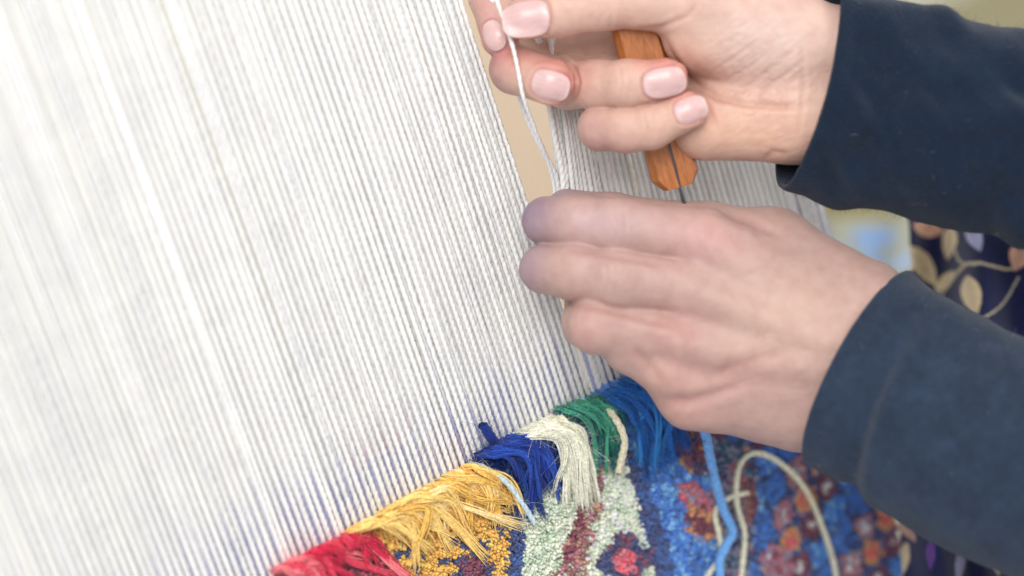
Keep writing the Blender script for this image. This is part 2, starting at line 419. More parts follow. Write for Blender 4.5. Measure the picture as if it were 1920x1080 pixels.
C = {k: lin(v) for k, v in dict(
    navy=(34, 50, 104), deep=(36, 82, 148), blue=(52, 114, 190), sky=(120, 176, 232), sage=(206, 214, 190), sage2=(176, 190, 168),
    maroon=(116, 36, 62), wine=(106, 44, 74), pink=(202, 88, 102), rose=(166, 104, 120), orange=(196, 140, 92), gold=(214, 160, 62),
    yellow=(222, 172, 78), brown=(138, 92, 84), tan=(186, 140, 112), grey=(132, 136, 158), white=(206, 206, 204), teal=(30, 82, 110)).items()}
def poly_in(px, py, P):
    P = np.array(P, float); r = np.zeros(px.shape, bool); j = len(P)-1
    for i in range(len(P)):
        c = (P[i, 1] > py) != (P[j, 1] > py)
        xi = (P[j, 0]-P[i, 0])*(py-P[i, 1])/(P[j, 1]-P[i, 1]+1e-9)+P[i, 0]
        r ^= c & (px < xi); j = i
    return r
def carpet_colour(px, py, X, Z):
    n = len(px); col = np.empty((n, 3)); rr = rng.random(n)
    col[:] = C['blue']; col[rr < 0.18] = C['sky']; col[rr > 0.86] = C['deep']
    def put(mask, main, alts=()):
        col[mask] = C[main]
        for name, p in alts:
            m = mask & (rng.random(n) < p); col[m] = C[name]
    def disc(cx, cy, rx, ry, lobes=0, amp=0.0, ph=0.0):
        a = np.arctan2((py-cy)/ry, (px-cx)/rx); d = np.hypot((px-cx)/rx, (py-cy)/ry)
        return d < 1+amp*np.cos(lobes*a+ph)
    # right border: small checks laid out along the weave
    zone = poly_in(px, py, [(1395, 830), (1480, 800), (1620, 820), (1800, 900), (1800, 1300), (1380, 1300), (1400, 1000)])
    put(zone, 'navy', (('deep', .4),))
    cell = 0.0145
    gx = np.floor((X-0.02)/cell).astype(int); gz = np.floor((Z+0.004*np.sin(X*40))/cell).astype(int)
    fx = (X-0.02)/cell-gx-0.5; fz = (Z+0.004*np.sin(X*40))/cell-gz-0.5
    kind = (gx*2+gz*3) % 5
    dd = np.maximum(abs(fx), abs(fz)); dr = np.hypot(fx, fz)
    inn = zone & (dd < 0.43)
    put(inn & (kind == 0), 'blue', (('sky', .25),))
    put(inn & (kind == 1) & (dr < 0.5), 'orange', (('gold', .12), ('tan', .15))); put(inn & (kind == 1) & (dr < 0.26), 'pink', (('orange', .15),))
    put(inn & (kind == 2), 'blue', (('deep', .3),))
    put(inn & (kind == 3) & (dr < 0.52), 'wine', (('maroon', .4),)); put(inn & (kind == 3) & (dr < 0.19), 'white', (('rose', .2),))
    put(inn & (kind == 4) & (dr < 0.5), 'rose', (('grey', .3), ('tan', .15))); put(inn & (kind == 4) & (dr < 0.22), 'white', (('grey', .2),))
    # dusty transition strip between the blue field and the checks
    put(poly_in(px, py, [(1345, 860), (1395, 840), (1420, 900), (1410, 1000), (1400, 1300), (1330, 1300), (1345, 1010)]), 'grey', (('navy', .45), ('rose', .18), ('teal', .2)))
    put(poly_in(px, py, [(1385, 900), (1420, 890), (1418, 960), (1395, 985)]), 'brown', (('maroon', .5), ('wine', .2)))
    put(poly_in(px, py, [(1365, 850), (1395, 840), (1395, 900), (1368, 930)]), 'rose', (('grey', .4), ('brown', .2)))
    put(poly_in(px, py, [(1430, 1040), (1480, 1020), (1490, 1090), (1440, 1110)]), 'rose', (('maroon', .4), ('grey', .3)))
    # dark patch close under the hand
    put(poly_in(px, py, [(1240, 780), (1360, 790), (1350, 880), (1300, 890), (1255, 840)]), 'wine', (('brown', .25), ('navy', .35), ('gold', .08)))
    put(poly_in(px, py, [(1325, 820), (1400, 815), (1390, 855), (1340, 880)]), 'teal', (('navy', .4), ('grey', .3)))
    # maroon flower in the blue field
    put(poly_in(px, py, [(1268, 905), (1300, 900), (1345, 925), (1345, 955), (1300, 950), (1275, 935)]), 'rose', (('pink', .3), ('grey', .15)))
    put(poly_in(px, py, [(1283, 945), (1300, 940), (1350, 960), (1352, 1005), (1310, 1008), (1288, 990)]), 'orange', (('maroon', .2),))
    put(poly_in(px, py, [(1285, 958), (1312, 965), (1342, 975), (1345, 998), (1305, 996), (1292, 975)]), 'maroon', (('wine', .3),))
    # navy outline, sage bands, maroon stripe
    put(poly_in(px, py, [(1170, 840), (1196, 850), (1222, 930), (1262, 1040), (1275, 1120), (1232, 1120), (1205, 1000), (1180, 920)]), 'navy', (('deep', .4),))
    put(poly_in(px, py, [(1140, 850), (1172, 850), (1192, 930), (1205, 1000), (1240, 1120), (1075, 1120), (1105, 980)]), 'sage', (('sage2', .3), ('white', .15)))
    put(poly_in(px, py, [(1085, 880), (1135, 860), (1125, 950), (1085, 1120), (1015, 1120), (1060, 1000)]), 'brown', (('tan', .25), ('rose', .2), ('sage2', .2)))
    put(poly_in(px, py, [(1080, 960), (1100, 930), (1092, 990), (1066, 1050), (1052, 1050)]), 'maroon', (('brown', .3),))
    put(poly_in(px, py, [(990, 920), (1068, 900), (1090, 930), (1060, 1000), (1015, 1120), (955, 1120), (968, 1010)]), 'sage', (('sage2', .45),))
    put(disc(1172, 1046, 47, 47, 4, 0.16, 0.6), 'navy', (('wine', .35),)); put(disc(1172, 1048, 21, 24), 'pink', (('rose', .25),))
    # yellow field with dark dots and a maroon flower, navy outline to its right
    yl = poly_in(px, py, [(600, 1000), (880, 860), (950, 900), (960, 960), (962, 1120), (600, 1120)])
    put(yl, 'gold', (('yellow', .4),))
    for cx, cy in ((872, 1018), (905, 1018), (830, 1050), (848, 1010), (935, 985), (770, 1030), (760, 1008), (780, 1055), (745, 1040)):
        put(disc(cx, cy, 11, 9) & yl, 'navy')
    put(disc(888, 1062, 36, 34, 5, 0.18), 'navy', (('wine', .3),)); put(disc(888, 1064, 20, 22), 'maroon', (('wine', .3),))
    put(poly_in(px, py, [(930, 930), (968, 950), (985, 1000), (968, 1120), (945, 1120), (955, 1000)]), 'navy', (('deep', .4),))
    put(poly_in(px, py, [(480, 1060), (640, 990), (720, 1030), (760, 1120), (480, 1120)]), 'maroon', (('pink', .3),))
    return col
sp = 0.00185
gx, gz = np.meshgrid(np.arange(-0.20, EDGE, sp), np.arange(FELL-0.001, -0.262, -sp))
X = gx.ravel()+rng.normal(size=gx.size)*sp*0.22; Z = gz.ravel()+rng.normal(size=gx.size)*sp*0.22
px, py, _ = to_px(np.stack([X, 0*X-0.005, Z], 1))
keep = (X < edge_x(Z)-0.001) & (px > 440) & (py < 1130) & (py > 600)
X, Z, px, py = X[keep], Z[keep], px[keep], py[keep]
col = carpet_colour(px, py, X, Z)
nt_ = len(X); hgt = 0.0052+0.0008*vnoise(np.stack([X*90, Z*90, 0*X], 1))+rng.normal(size=nt_)*0.0004
lx, lz = rng.normal(size=(2, nt_))*0.0006
BL = 5
allP = []; allR = []; allC = []
for b in range(BL):
    a = 2*math.pi*b/BL+rng.uniform(0, 6.28, nt_); rr = 0.0006*rng.uniform(0.5, 1.15, nt_)
    bx, bz = X+rr*np.cos(a), Z+rr*np.sin(a)
    h = hgt*rng.uniform(0.88, 1.1, nt_)
    P = np.zeros((nt_, 4, 3))
    for j, t in enumerate((0, 0.45, 0.85, 1.0)):
        sp_ = 0.00075*t*t
        P[:, j, 0] = bx+lx*t+np.cos(a)*sp_; P[:, j, 2] = bz+lz*t-0.0016*t*t+np.sin(a)*sp_; P[:, j, 1] = -h*t
    allP.append(P); allR.append(np.tile(np.array([0.0004, 0.00066, 0.00072, 0.00042]), (nt_, 1))*rng.uniform(0.85, 1.15, (nt_, 1)))
    allC.append(np.clip((col*0.9+0.04)*1.4*rng.uniform(0.88, 1.14, (nt_, 1)), 0, 0.85))
P = np.concatenate(allP); R_ = np.concatenate(allR); Cc = np.concatenate(allC)
v, q = tubes(P, R_, 4)
o = adopt(mesh_obj('pile', v, q, PILE, cols=np.repeat(Cc, 16, axis=0)), carpet); o['kind'] = 'stuff'

# uncut yarn ends still hanging over the last row of knots
def yarn_tuft(label, root, mid, end, wr, wm, we, n, pal, r=0.00055, jit=(2, 7, 16), curl=0.0016, fuzz=60, ends=(0.55, 1.1), extra=None):
    r_ = np.random.default_rng(abs(hash(label)) % 1000 if False else sum(map(ord, label)))
    n = int(n*3.0); r = r*0.55; nl_ = max(6, n//13); lk = np.sort(r_.integers(0, nl_, n))      # strands gathered into locks
    s0 = (np.arange(nl_)+0.5)/nl_+r_.normal(size=nl_)*0.02; s = s0[lk]+r_.normal(size=n)*0.4/nl_
    def lerp(AB, s): return np.array(AB[0])[None]*(1-s)[:, None] + np.array(AB[1])[None]*s[:, None]
    s2 = np.clip(s+r_.normal(size=nl_)[lk]*0.08+r_.normal(size=n)*0.012, -0.05, 1.05); s3 = np.clip(s+r_.normal(size=nl_)[lk]*0.14+r_.normal(size=n)*0.015, -0.1, 1.1)
    a = lerp(root, s)+r_.normal(size=(n, 2))*jit[0]; b = lerp(mid, s2)+(r_.normal(size=(nl_, 2))[lk]+0.35*r_.normal(size=(n, 2)))*jit[1]
    c = lerp(end, s3)+(r_.normal(size=(nl_, 2))[lk]+0.22*r_.normal(size=(n, 2)))*jit[2]
    lay = np.clip(r_.random(nl_)[lk]+r_.normal(size=n)*0.09, 0, 1)
    Pa = on_loom(a[:, 0], a[:, 1], wr+r_.normal(size=n)*0.8)
    q1 = a+(b-a)*0.35
    Pq = on_loom(q1[:, 0], q1[:, 1]-4, wr+(wm-wr)*(0.55+0.45*lay))
    Pb = on_loom(b[:, 0], b[:, 1], wm*(0.62+0.45*lay)); Pc = on_loom(c[:, 0], c[:, 1], we*(0.75+0.6*lay))
    cut = r_.uniform(ends[0], ends[1], nl_)[lk]*r_.uniform(0.9, 1.05, n)
    m = 18; out = np.zeros((n, m, 3))
    for i in range(n):
        p = catmull(np.array([Pa[i], Pq[i], Pb[i], Pc[i]]), 40)
        t = np.linspace(0, min(1.0, cut[i])*39, m); k = np.minimum(t.astype(int), 38)
        out[i] = p[k]+(p[k+1]-p[k])*(t-k)[:, None]
    tt = np.linspace(0, 1, m)
    wob = np.stack([vnoise(np.stack([np.tile(tt*4, (n, 1)), np.tile((lk*7.3+r_.random(n)*0.5)[:, None], (1, m)), np.full((n, m), 10.0*k)], -1), k) for k in range(3)], -1)
    wob2 = np.stack([vnoise(np.stack([np.tile(tt*11, (n, 1)), np.tile((lk*3.1+r_.random(n)*1.6)[:, None], (1, m)), np.full((n, m), 7.0*k)], -1), 5+k) for k in range(3)], -1)
    out = out+(wob+0.35*wob2)*curl*(tt**0.7)[None, :, None]
    rad = r*r_.uniform(0.7, 1.35, (n, 1))*np.array([0.9]*2+[1.05]*(m-5)+[0.9, 0.6, 0.25])[None]
    v, q = tubes(out, rad, 4)
    pi = r_.choice(len(pal), nl_, p=np.array([p[1] for p in pal])/sum(p[1] for p in pal))
    colr = np.array([lin(pal[k][0]) for k in pi])[lk]*r_.uniform(0.85, 1.18, (n, 1))
    cols = np.repeat(colr, m*4, axis=0)
    # stray fibres
    nf = int(fuzz*0.25); k = r_.integers(0, n, nf); j = r_.integers(4, m, nf); base = out[k, j]
    d = r_.normal(size=(nf, 3)); d[:, 1] = -abs(d[:, 1])*0.8; d[:, 2] -= 0.5
    L = r_.uniform(0.002, 0.008, nf); bend = r_.normal(size=(nf, 3))*1.6; bend[:, 2] -= 0.8
    FP = np.stack([base+L[:, None]*(d*t+bend*t*t*0.6) for t in np.linspace(0, 1, 8)], 1)
    v2, q2 = tubes(FP, np.full((nf, 8), 0.00004), 3)
    v = np.vstack([v, v2]); q = np.vstack([q, q2+len(cols)]); cols = np.vstack([cols, np.repeat(colr[k]*1.1, 24, axis=0)])
    nf = 2600; k = r_.integers(0, n, nf); j = r_.integers(1, m, nf); base = out[k, j]
    d = r_.normal(size=(nf, 3)); d[:, 1] -= 0.5; L = r_.uniform(0.0006, 0.0026, nf); bend = r_.normal(size=(nf, 3))*1.5
    FP = np.stack([base+L[:, None]*(d*t+bend*t*t*0.6) for t in np.linspace(0, 1, 5)], 1)
    v3, q3 = tubes(FP, np.full((nf, 5), 0.00003), 3)
    q = np.vstack([q, q3+len(v)]); v = np.vstack([v, v3]); cols = np.vstack([cols, np.repeat(colr[k]*1.1, 15, axis=0)])
    o = adopt(mesh_obj('yarn_tuft', v, q, WOOL, cols=cols), carpet); o['label'] = label
    return o
yarn_tuft('crimson and pink yarn ends at the left end of the knotted row', [(512, 1072), (655, 1002)], [(560, 1066), (705, 1022)], [(600, 1130), (770, 1085)], 1, 9, 6, 190,
          [((206, 36, 72), 3), ((222, 70, 94), 2), ((238, 128, 134), 2)], r=0.0008, jit=(3, 8, 14))
yarn_tuft('golden yellow yarn ends fanned over the knotted row', [(642, 1004), (880, 870)], [(730, 980), (945, 900)], [(800, 1060), (975, 968)], 1, 11, 7, 230,
          [((244, 208, 124), 3), ((236, 190, 96), 2), ((250, 224, 160), 1.5)], r=0.0008, jit=(3, 9, 22), ends=(0.55, 1.1), fuzz=110)
yarn_tuft('dark navy yarn ends beneath the royal blue bundle', [(880, 866), (920, 842)], [(930, 890), (970, 870)], [(985, 985), (1010, 980)], 1, 6, 6, 70, [((20, 36, 92), 2), ((28, 60, 130), 1)], r=0.0006)
yarn_tuft('royal blue yarn bundle between the yellow and cream bundles', [(892, 858), (958, 818)], [(975, 856), (1030, 838)], [(1000, 950), (1058, 915)], 1, 14, 8, 210,
          [((28, 58, 146), 3), ((40, 80, 176), 2), ((20, 44, 116), 1)], r=0.0007, jit=(3, 6, 14), fuzz=120)
yarn_tuft('cream wool yarn bundle with wispy loose ends', [(955, 818), (1045, 776)], [(1048, 826), (1098, 828)], [(1058, 930), (1112, 940)], 1, 15, 8, 240,
          [((240, 238, 218), 3), ((226, 224, 202), 2), ((248, 246, 232), 1.5)], r=0.0006, jit=(2, 5, 12), fuzz=170, ends=(0.7, 1.15))
yarn_tuft('green yarn bundle beside the light blue hank', [(1040, 770), (1116, 744)], [(1110, 790), (1162, 790)], [(1108, 890), (1168, 870)], 1, 14, 8, 220,
          [((42, 124, 110), 3), ((66, 150, 124), 2), ((28, 90, 98), 1.2), ((128, 184, 100), 0.3)], r=0.00062, jit=(3, 5, 11), fuzz=120)
yarn_tuft('bright blue hank of yarn tucked under the lower hand', [(1122, 742), (1206, 690)], [(1190, 775), (1268, 742)], [(1200, 895), (1290, 835)], 1, 14, 8, 300,
          [((30, 98, 176), 3), ((54, 132, 204), 2), ((20, 72, 142), 1.3), ((104, 168, 222), 0.9)], r=0.0007, jit=(3, 8, 16), fuzz=170)
def single_yarn(name, pts, r, colr, label, parent=None, n=90, tw=120, cat=None, plies=2, fz=60):
    path = catmull(np.array(pts), n)
    v, q = ply_thread(path, r, tw, sum(map(ord, label)), plies=plies, sides=7)
    cols = np.tile(lin(colr), (len(v), 1))*rng.uniform(0.9, 1.08, (len(v), 1))
    k = rng.integers(0, n, fz); d = rng.normal(size=(fz, 3)); L = rng.uniform(0.001, 0.005, fz); bd_ = rng.normal(size=(fz, 3))
    FP = np.stack([path[k]+L[:, None]*(d*t+bd_*t*t*0.6) for t in np.linspace(0, 1, 6)], 1)
    v2, q2 = tubes(FP, np.full((fz, 6), 0.00005), 3)
    q = np.vstack([q, q2+len(v)]); cols = np.vstack([cols, np.tile(lin(colr), (len(v2), 1))]); v = np.vstack([v, v2])
    o = mesh_obj(name, v, q, WOOL, cols=cols)
    o['label'] = label
    if parent is not None: adopt(o, parent)
    if cat: o['category'] = cat
    return o
L3 = lambda pts: [on_loom(a, b, c) for a, b, c in pts]
single_yarn('yarn_end', L3([(882, 866, 2), (915, 880, 10), (950, 905, 13), (980, 945, 13), (1001, 978, 11)]), 0.0012, (196, 214, 220), 'pale blue single yarn end lying over the navy ends', carpet)
single_yarn('yarn_end', L3([(1108, 748, 3), (1138, 766, 14), (1160, 795, 19), (1171, 825, 20), (1168, 850, 18), (1160, 884, 14)]), 0.0017, (214, 206, 178), 'cream yarn end along the right side of the green bundle', carpet)
single_yarn('yarn_end', L3([(938, 842, 3), (925, 826, 6), (915, 812, 8), (905, 797, 9)]), 0.0022, (24, 50, 132), 'royal blue stub poking up over the warp', carpet, fz=140)
# ---- loose yarn lying on the carpet
single_yarn('blue_yarn', L3([(1318, 790, 34), (1330, 850, 24), (1342, 905, 16), (1356, 955, 12), (1374, 996, 11), (1362, 1022, 11), (1350, 1050, 12), (1352, 1090, 12), (1362, 1140, 12)]), 0.0022, (112, 166, 226),
            'light blue yarn hanging from under the lower hand onto the carpet', cat='yarn', tw=45, plies=3, fz=120)
single_yarn('cream_yarn', L3([(1384, 1130, 9), (1392, 1060, 9), (1396, 1000, 9), (1382, 948, 9), (1381, 900, 11), (1392, 864, 14), (1420, 850, 15), (1462, 868, 14), (1510, 918, 12), (1546, 1000, 10), (1566, 1070, 9), (1570, 1130, 9)]), 0.00138, (222, 218, 190),
            'long cream yarn loop arching over the checked carpet border', cat='yarn', n=160, fz=120)
single_yarn('cream_yarn', L3([(1312, 1110, 9), (1332, 1072, 9), (1352, 1046, 8), (1349, 1005, 8), (1341, 968, 8), (1350, 945, 9), (1372, 932, 9), (1402, 924, 8)]), 0.0014, (216, 212, 186),
            'short cream yarn piece passing under the light blue yarn', cat='yarn', fz=120)

# ================================================================== hands
def smin(a, b, k):
    h = np.clip(0.5+0.5*(b-a)/k, 0, 1); return b*(1-h)+a*h-k*h*(1-h)
def cone(P, a, b, ra, rb):
    ba = b-a; pa = P-a; t = np.clip((pa@ba)/(ba@ba), 0, 1)
    return np.linalg.norm(pa-t[..., None]*ba, axis=-1)-(ra+t*(rb-ra))
def make_field(groups, joins):
    """groups: {name: (k, [((px,py,z),r,(px,py,z),r) ...])}; joins: [(name, k)] folded in that order"""
    prep = {}
    for g, (k, prims) in groups.items():
        prep[g] = (k, [(J(*a), ra, J(*b), rb) for a, ra, b, rb in prims])
    def f(P):
        out = None
        for g, kj in joins:
            k, prims = prep[g]; d = None
            for a, ra, b, rb in prims:
                c = cone(P, a.astype(np.float32), b.astype(np.float32), ra, rb)
                d = c if d is None else smin(d, c, k)
            out = d if out is None else smin(out, d, kj)
        return out
    pts = np.array([p for k, pr in prep.values() for a, ra, b, rb in pr for p in (a-ra, a+ra, b-rb, b+rb)])
    return f, pts.min(0)-3, pts.max(0)+3
def surface_nets(f, lo, hi, h):
    n = np.ceil((hi-lo)/h).astype(int)+1
    ax = [lo[i]+h*np.arange(n[i]) for i in range(3)]
    G = np.empty(n, np.float32)
    for i0 in range(0, n[0], 24):
        Xg, Yg, Zg = np.meshgrid(ax[0][i0:i0+24], ax[1], ax[2], indexing='ij')
        G[i0:i0+24] = f(np.stack([Xg, Yg, Zg], -1).astype(np.float32))
    s = G < 0
    c = np.zeros(n-1, int)
    for dx in (0, 1):
        for dy in (0, 1):
            for dz in (0, 1): c += s[dx:n[0]-1+dx, dy:n[1]-1+dy, dz:n[2]-1+dz]
    act = (c > 0) & (c < 8); ids = -np.ones(n-1, int); cells = np.argwhere(act); ids[act] = np.arange(len(cells))
    acc = np.zeros((len(cells), 3)); cnt = np.zeros(len(cells))
    cor = [(a, b, d) for a in (0, 1) for b in (0, 1) for d in (0, 1)]
    for A in cor:
        for B in cor:
            if sum(abs(np.subtract(A, B))) != 1 or A > B: continue
            va = G[tuple((cells+A).T)]; vb = G[tuple((cells+B).T)]; m = (va < 0) != (vb < 0)
            t = va/(va-vb+1e-12)
            p = cells+np.array(A)+t[:, None]*np.subtract(B, A)
            acc[m] += p[m]; cnt[m] += 1
    V = lo+h*acc/cnt[:, None]
    Q = []
    for d in range(3):
        e1, e2 = [(1, 2), (2, 0), (0, 1)][d]
        sl0 = [slice(1, n[k]-1) for k in range(3)]; sl0[d] = slice(0, n[d]-1)
        sl1 = list(sl0); sl1[d] = slice(1, n[d])
        a, b = s[tuple(sl0)], s[tuple(sl1)]
        for flip in (False, True):
            loc = np.argwhere((a & ~b) if not flip else (~a & b))
            off = np.ones(3, int); off[d] = 0; loc = loc+off
            E1 = np.eye(3, dtype=int)[e1]; E2 = np.eye(3, dtype=int)[e2]
            g = [ids[tuple((loc-o).T)] for o in (np.zeros(3, int), E1, E1+E2, E2)]
            q = np.stack(g, 1)
            Q.append(q[:, ::-1] if flip else q)
    return V, np.vstack(Q)
def grad(f, P, e=0.15):
    g = np.stack([f(P+e*np.eye(3)[i])-f(P-e*np.eye(3)[i]) for i in range(3)], -1)/(2*e)
    return g
def smooth_field(V, Q, val, it=2):
    for _ in range(it):
        acc = np.zeros_like(val); cnt = np.zeros(len(V))
        for a, b in ((0, 1), (1, 2), (2, 3), (3, 0)):
            np.add.at(acc, Q[:, a], val[Q[:, b]]); np.add.at(acc, Q[:, b], val[Q[:, a]]); np.add.at(cnt, Q[:, a], 1); np.add.at(cnt, Q[:, b], 1)
        val = acc/(cnt[:, None] if val.ndim > 1 else cnt)
    return val
def seg_dist(xy, poly):
    """distance in mm to a polyline in the hand's front view, and 0..1 along it"""
    best = np.full(len(xy), 1e9); along = np.zeros(len(xy)); tot = len(poly)-1
    for i in range(tot):
        a, b = poly[i], poly[i+1]; t = np.clip(((xy-a)@(b-a))/((b-a)@(b-a)), 0, 1)
        d = np.linalg.norm(xy-a-t[:, None]*(b-a), axis=1); m = d < best
        best[m] = d[m]; along[m] = (i+t[m])/tot
    return best, along
class Nail:
    def __init__(s, c, d, n, L, W, sq=2.6):
        s.c = J(*c); s.d = np.array(d, float); s.d /= np.linalg.norm(s.d)
        n = np.array(n, float); n -= (n@s.d)*s.d; s.n = n/np.linalg.norm(n); s.b = np.cross(s.n, s.d); s.L, s.W, s.sq = L, W, sq
    def rad(s, P):
        q = P-s.c; return ((abs(q@s.d)/(s.L/2))**s.sq+(abs(q@s.b)/(s.W/2))**s.sq)**(1/s.sq), q@s.n, q@s.d
def build_hand(f, lo, hi, parent, nails, creases, wrinkles, tints, base, h=0.75, label=None):
    V, Q = surface_nets(f, lo, hi, h)
    V = V.astype(np.float32)
    for _ in range(2):
        g = grad(f, V); V = V-(f(V)/np.maximum((g*g).sum(1), 0.2))[:, None]*g*0.9
    g = grad(f, V); Nn = g/(np.linalg.norm(g, axis=1, keepdims=True)+1e-9)
    Nn = smooth_field(V, Q, Nn, 2); Nn /= np.linalg.norm(Nn, axis=1, keepdims=True)+1e-9
    # snap nails onto the surface
    for nl in nails:
        for _ in range(12): nl.c = nl.c-nl.n*float(f(nl.c[None].astype(np.float32))[0])*0.8
    disp = np.zeros(len(V)); cols = np.tile(lin(base), (len(V), 1))
    disp += 0.20*vnoise(V/8.0, 3)+0.05*vnoise(V/2.6, 4)
    dep = (D0*1000-V[:, 2]); pxy = np.stack([960+FOC*V[:, 0]/dep, 540-FOC*V[:, 1]/dep], 1)
    front = np.clip(Nn[:, 2]*2.2+0.2, 0, 1)
    for pts, wd, dp in creases:
        poly = np.array(pts, float); d, al = seg_dist(pxy, poly); d = d/4.36
        fade = np.clip(np.minimum(al, 1-al)*5, 0, 1)
        k = np.exp(-(d/wd)**2)*fade*front
        disp -= dp*k; disp += 0.35*dp*np.exp(-((d-2.1*wd)/(1.1*wd))**2)*fade*front
        cols *= (1-0.16*np.clip(k*dp, 0, 0.8)[:, None]*np.array([0.5, 1.0, 1.0]))
    for (cx, cy), (rx, ry), ang, wl_, am in wrinkles:
        q = (pxy-np.array([cx, cy]))/4.36; ca, sa = math.cos(ang), math.sin(ang)
        a = q[:, 0]*ca+q[:, 1]*sa; b = -q[:, 0]*sa+q[:, 1]*ca
        m = np.exp(-((a/rx)**2+(b/ry)**2))*front
        nz = vnoise(np.stack([a/(wl_*5), b/wl_, 0*a+cx], 1), 9)
        disp += -am*m*np.clip(1-abs(nz)*3.2, 0, 1)
    for (x, y, z), r, c, wgt in tints:
        d = np.linalg.norm((V-J(x, y, z))/np.asarray(r, float), axis=1)
        k = wgt*np.exp(-d*d)[:, None]*(1+0.18*vnoise(V/4.0, 12))[:, None]
        cols = cols*(1-k)+lin(c)*0.84*k
    for nl in nails:
        r, hgt_, al = nl.rad(V); m = (abs(hgt_) < 7) & ((Nn@nl.n) > 0.15)
        k = np.where(m, 1.0, 0)
        disp = np.where((k > 0) & (r < 1.02), -0.5, disp)
        disp += k*(-0.25*np.exp(-((r-1.0)/0.09)**2)+0.42*np.exp(-((r-1.22)/0.13)**2))
        cols = cols*(1-(0.25*k*np.exp(-((r-1.06)/0.10)**2))[:, None]*np.array([0.35, 0.9, 0.85]))
    V = V+Nn*disp[:, None]
    o = mesh_obj('hand', hand_to_world(V), Q, SKIN, cols=np.clip(cols, 0, 1))
    adopt(o, parent)
    if label: o['label'] = label
    for nl in nails:
        ns, ntt = 17, 13; vs_, cs_ = [], []
        for i in range(ns):
            for j in range(ntt):
                a, b = (i/(ns-1)*2-1), (j/(ntt-1)*2-1)
                # square -> superellipse disc
                rr = max(abs(a), abs(b)); 
                if rr > 0:
                    l = (abs(a)**nl.sq+abs(b)**nl.sq)**(1/nl.sq); a, b = a*rr/l, b*rr/l
                p = nl.c+nl.d*a*nl.L*0.495+nl.b*b*nl.W*0.49
                vs_.append(p); al = a
                bedc = lin((204, 168, 164)); tipc = lin((226, 216, 210)); lun = lin((218, 188, 186))
                t1 = 0.45*np.clip((al-0.84)/0.12, 0, 1); t2 = np.clip((-al-0.62)/0.25, 0, 1)*np.clip(1-(b/0.8)**2, 0, 1)
                bedc = bedc*(1+0.05*math.sin(b*19+a))
                cs_.append((bedc*(1-t1)+tipc*t1)*(1-0.6*t2)+lun*0.6*t2)
        vs_ = np.array(vs_, np.float32)
        p0 = vs_.copy()
        for _ in range(25):
            st_ = np.clip((vs_-p0)@nl.n-f(vs_)*0.7, -3.2, 1.5); vs_ = p0+nl.n.astype(np.float32)*st_[:, None].astype(np.float32)
        idx = np.arange(ns*ntt).reshape(ns, ntt)
        # relax the height so the plate is smoothly arched, then lift it a little above the bed
        hgt_ = (vs_-nl.c)@nl.n; hs_ = hgt_.reshape(ns, ntt)
        for _ in range(6):
            pad = np.pad(hs_, 1, mode='reflect', reflect_type='odd'); hs_ = (pad[:-2, 1:-1]+pad[2:, 1:-1]+pad[1:-1, :-2]+pad[1:-1, 2:]+4*hs_)/8
        aa = np.linspace(-1, 1, ns)[:, None]; bb = np.linspace(-1, 1, ntt)[None]
        edge = np.maximum(abs(aa), abs(bb))
        lift = 0.28+0.25*np.clip(aa, 0, 1)**2-0.5*np.clip((edge-0.86)/0.14, 0, 1)
        vs_ = vs_+nl.n*(hs_.ravel()-hgt_+lift.ravel())[:, None]
        q = np.stack([idx[:-1, :-1], idx[1:, :-1], idx[1:, 1:], idx[:-1, 1:]], -1).reshape(-1, 4)
        no = mesh_obj('fingernail', hand_to_world(vs_), q, NAIL, cols=np.array(cs_))
        no.parent = o
    return o

person = empty('person', tuple(at_depth(1900, 1300, 1.15)), 'weaver in dark navy long sleeves and floral skirt, both hands working at the warp', 'person')

# ---- upper (right) hand: palm towards us, thumb and forefinger pinch a warp thread, fingers closed on the tool
UP = {
 'palm': (9, [((1325, 236, -1), 15, (1490, 222, 0), 18.5), ((1312, 66, 3), 16.5, (1480, 98, 3), 20), ((1230, 92, -22), 11, (1480, 140, -7), 17),
              ((1225, 196, -21), 11, (1460, 216, -6), 16), ((1500, 90, 0), 19, (1760, 110, 6), 21), ((1500, 216, 0), 18, (1760, 245, 6), 20), ((1480, 60, 4), 17, (1318, 4, 8), 14)]),
 'thumb': (5, [((1318, 4, 8), 13.5, (1215, 2, 11), 11.4), ((1215, 2, 11), 11.4, (1125, 8, 12), 10.6), ((1125, 8, 12), 10.6, (1050, 24, 13), 9.6), ((1050, 24, 13), 9.6, (984, 35, 12), 8.8)]),
 'index': (4, [((1195, 14, -24), 10.5, (965, -60, -20), 9.6), ((965, -60, -20), 9.6, (920, -6, -10), 9.0), ((920, -6, -10), 9.0, (938, 72, -2), 8.2)]),
 'middle': (4, [((1205, 78, -26), 10.5, (985, 112, -26), 10), ((985, 112, -26), 10, (964, 130, -3), 10), ((964, 130, -3), 10, (1034, 154, 9), 9.9)]),
 'ring': (4, [((1215, 150, -25), 10, (1058, 150, -14), 10), ((1058, 150, -14), 10, (1066, 158, -9), 10.2), ((1066, 158, -9), 10.2, (1120, 160, 3), 10.2), ((1120, 160, 3), 10.2, (1180, 157, 14), 9.7), ((1180, 157, 14), 9.7, (1252, 148, 18), 8.6)]),
 'pinky': (4, [((1230, 222, -24), 9.5, (1128, 236, -8), 9), ((1128, 236, -8), 9, (1126, 240, 3), 9.1), ((1126, 240, 3), 9.1, (1175, 243, 11), 9.2), ((1175, 243, 11), 9.2, (1222, 238, 15), 8.8), ((1222, 238, 15), 8.8, (1291, 208, 18), 7.6)]),
}
fU, lo, hi = make_field(UP, [('palm', 1), ('thumb', 7), ('index', 2.0), ('middle', 1.2), ('ring', 0.5), ('pinky', 0.6)])
hi[0] = min(hi[0], J(1700, 0, 0)[0])
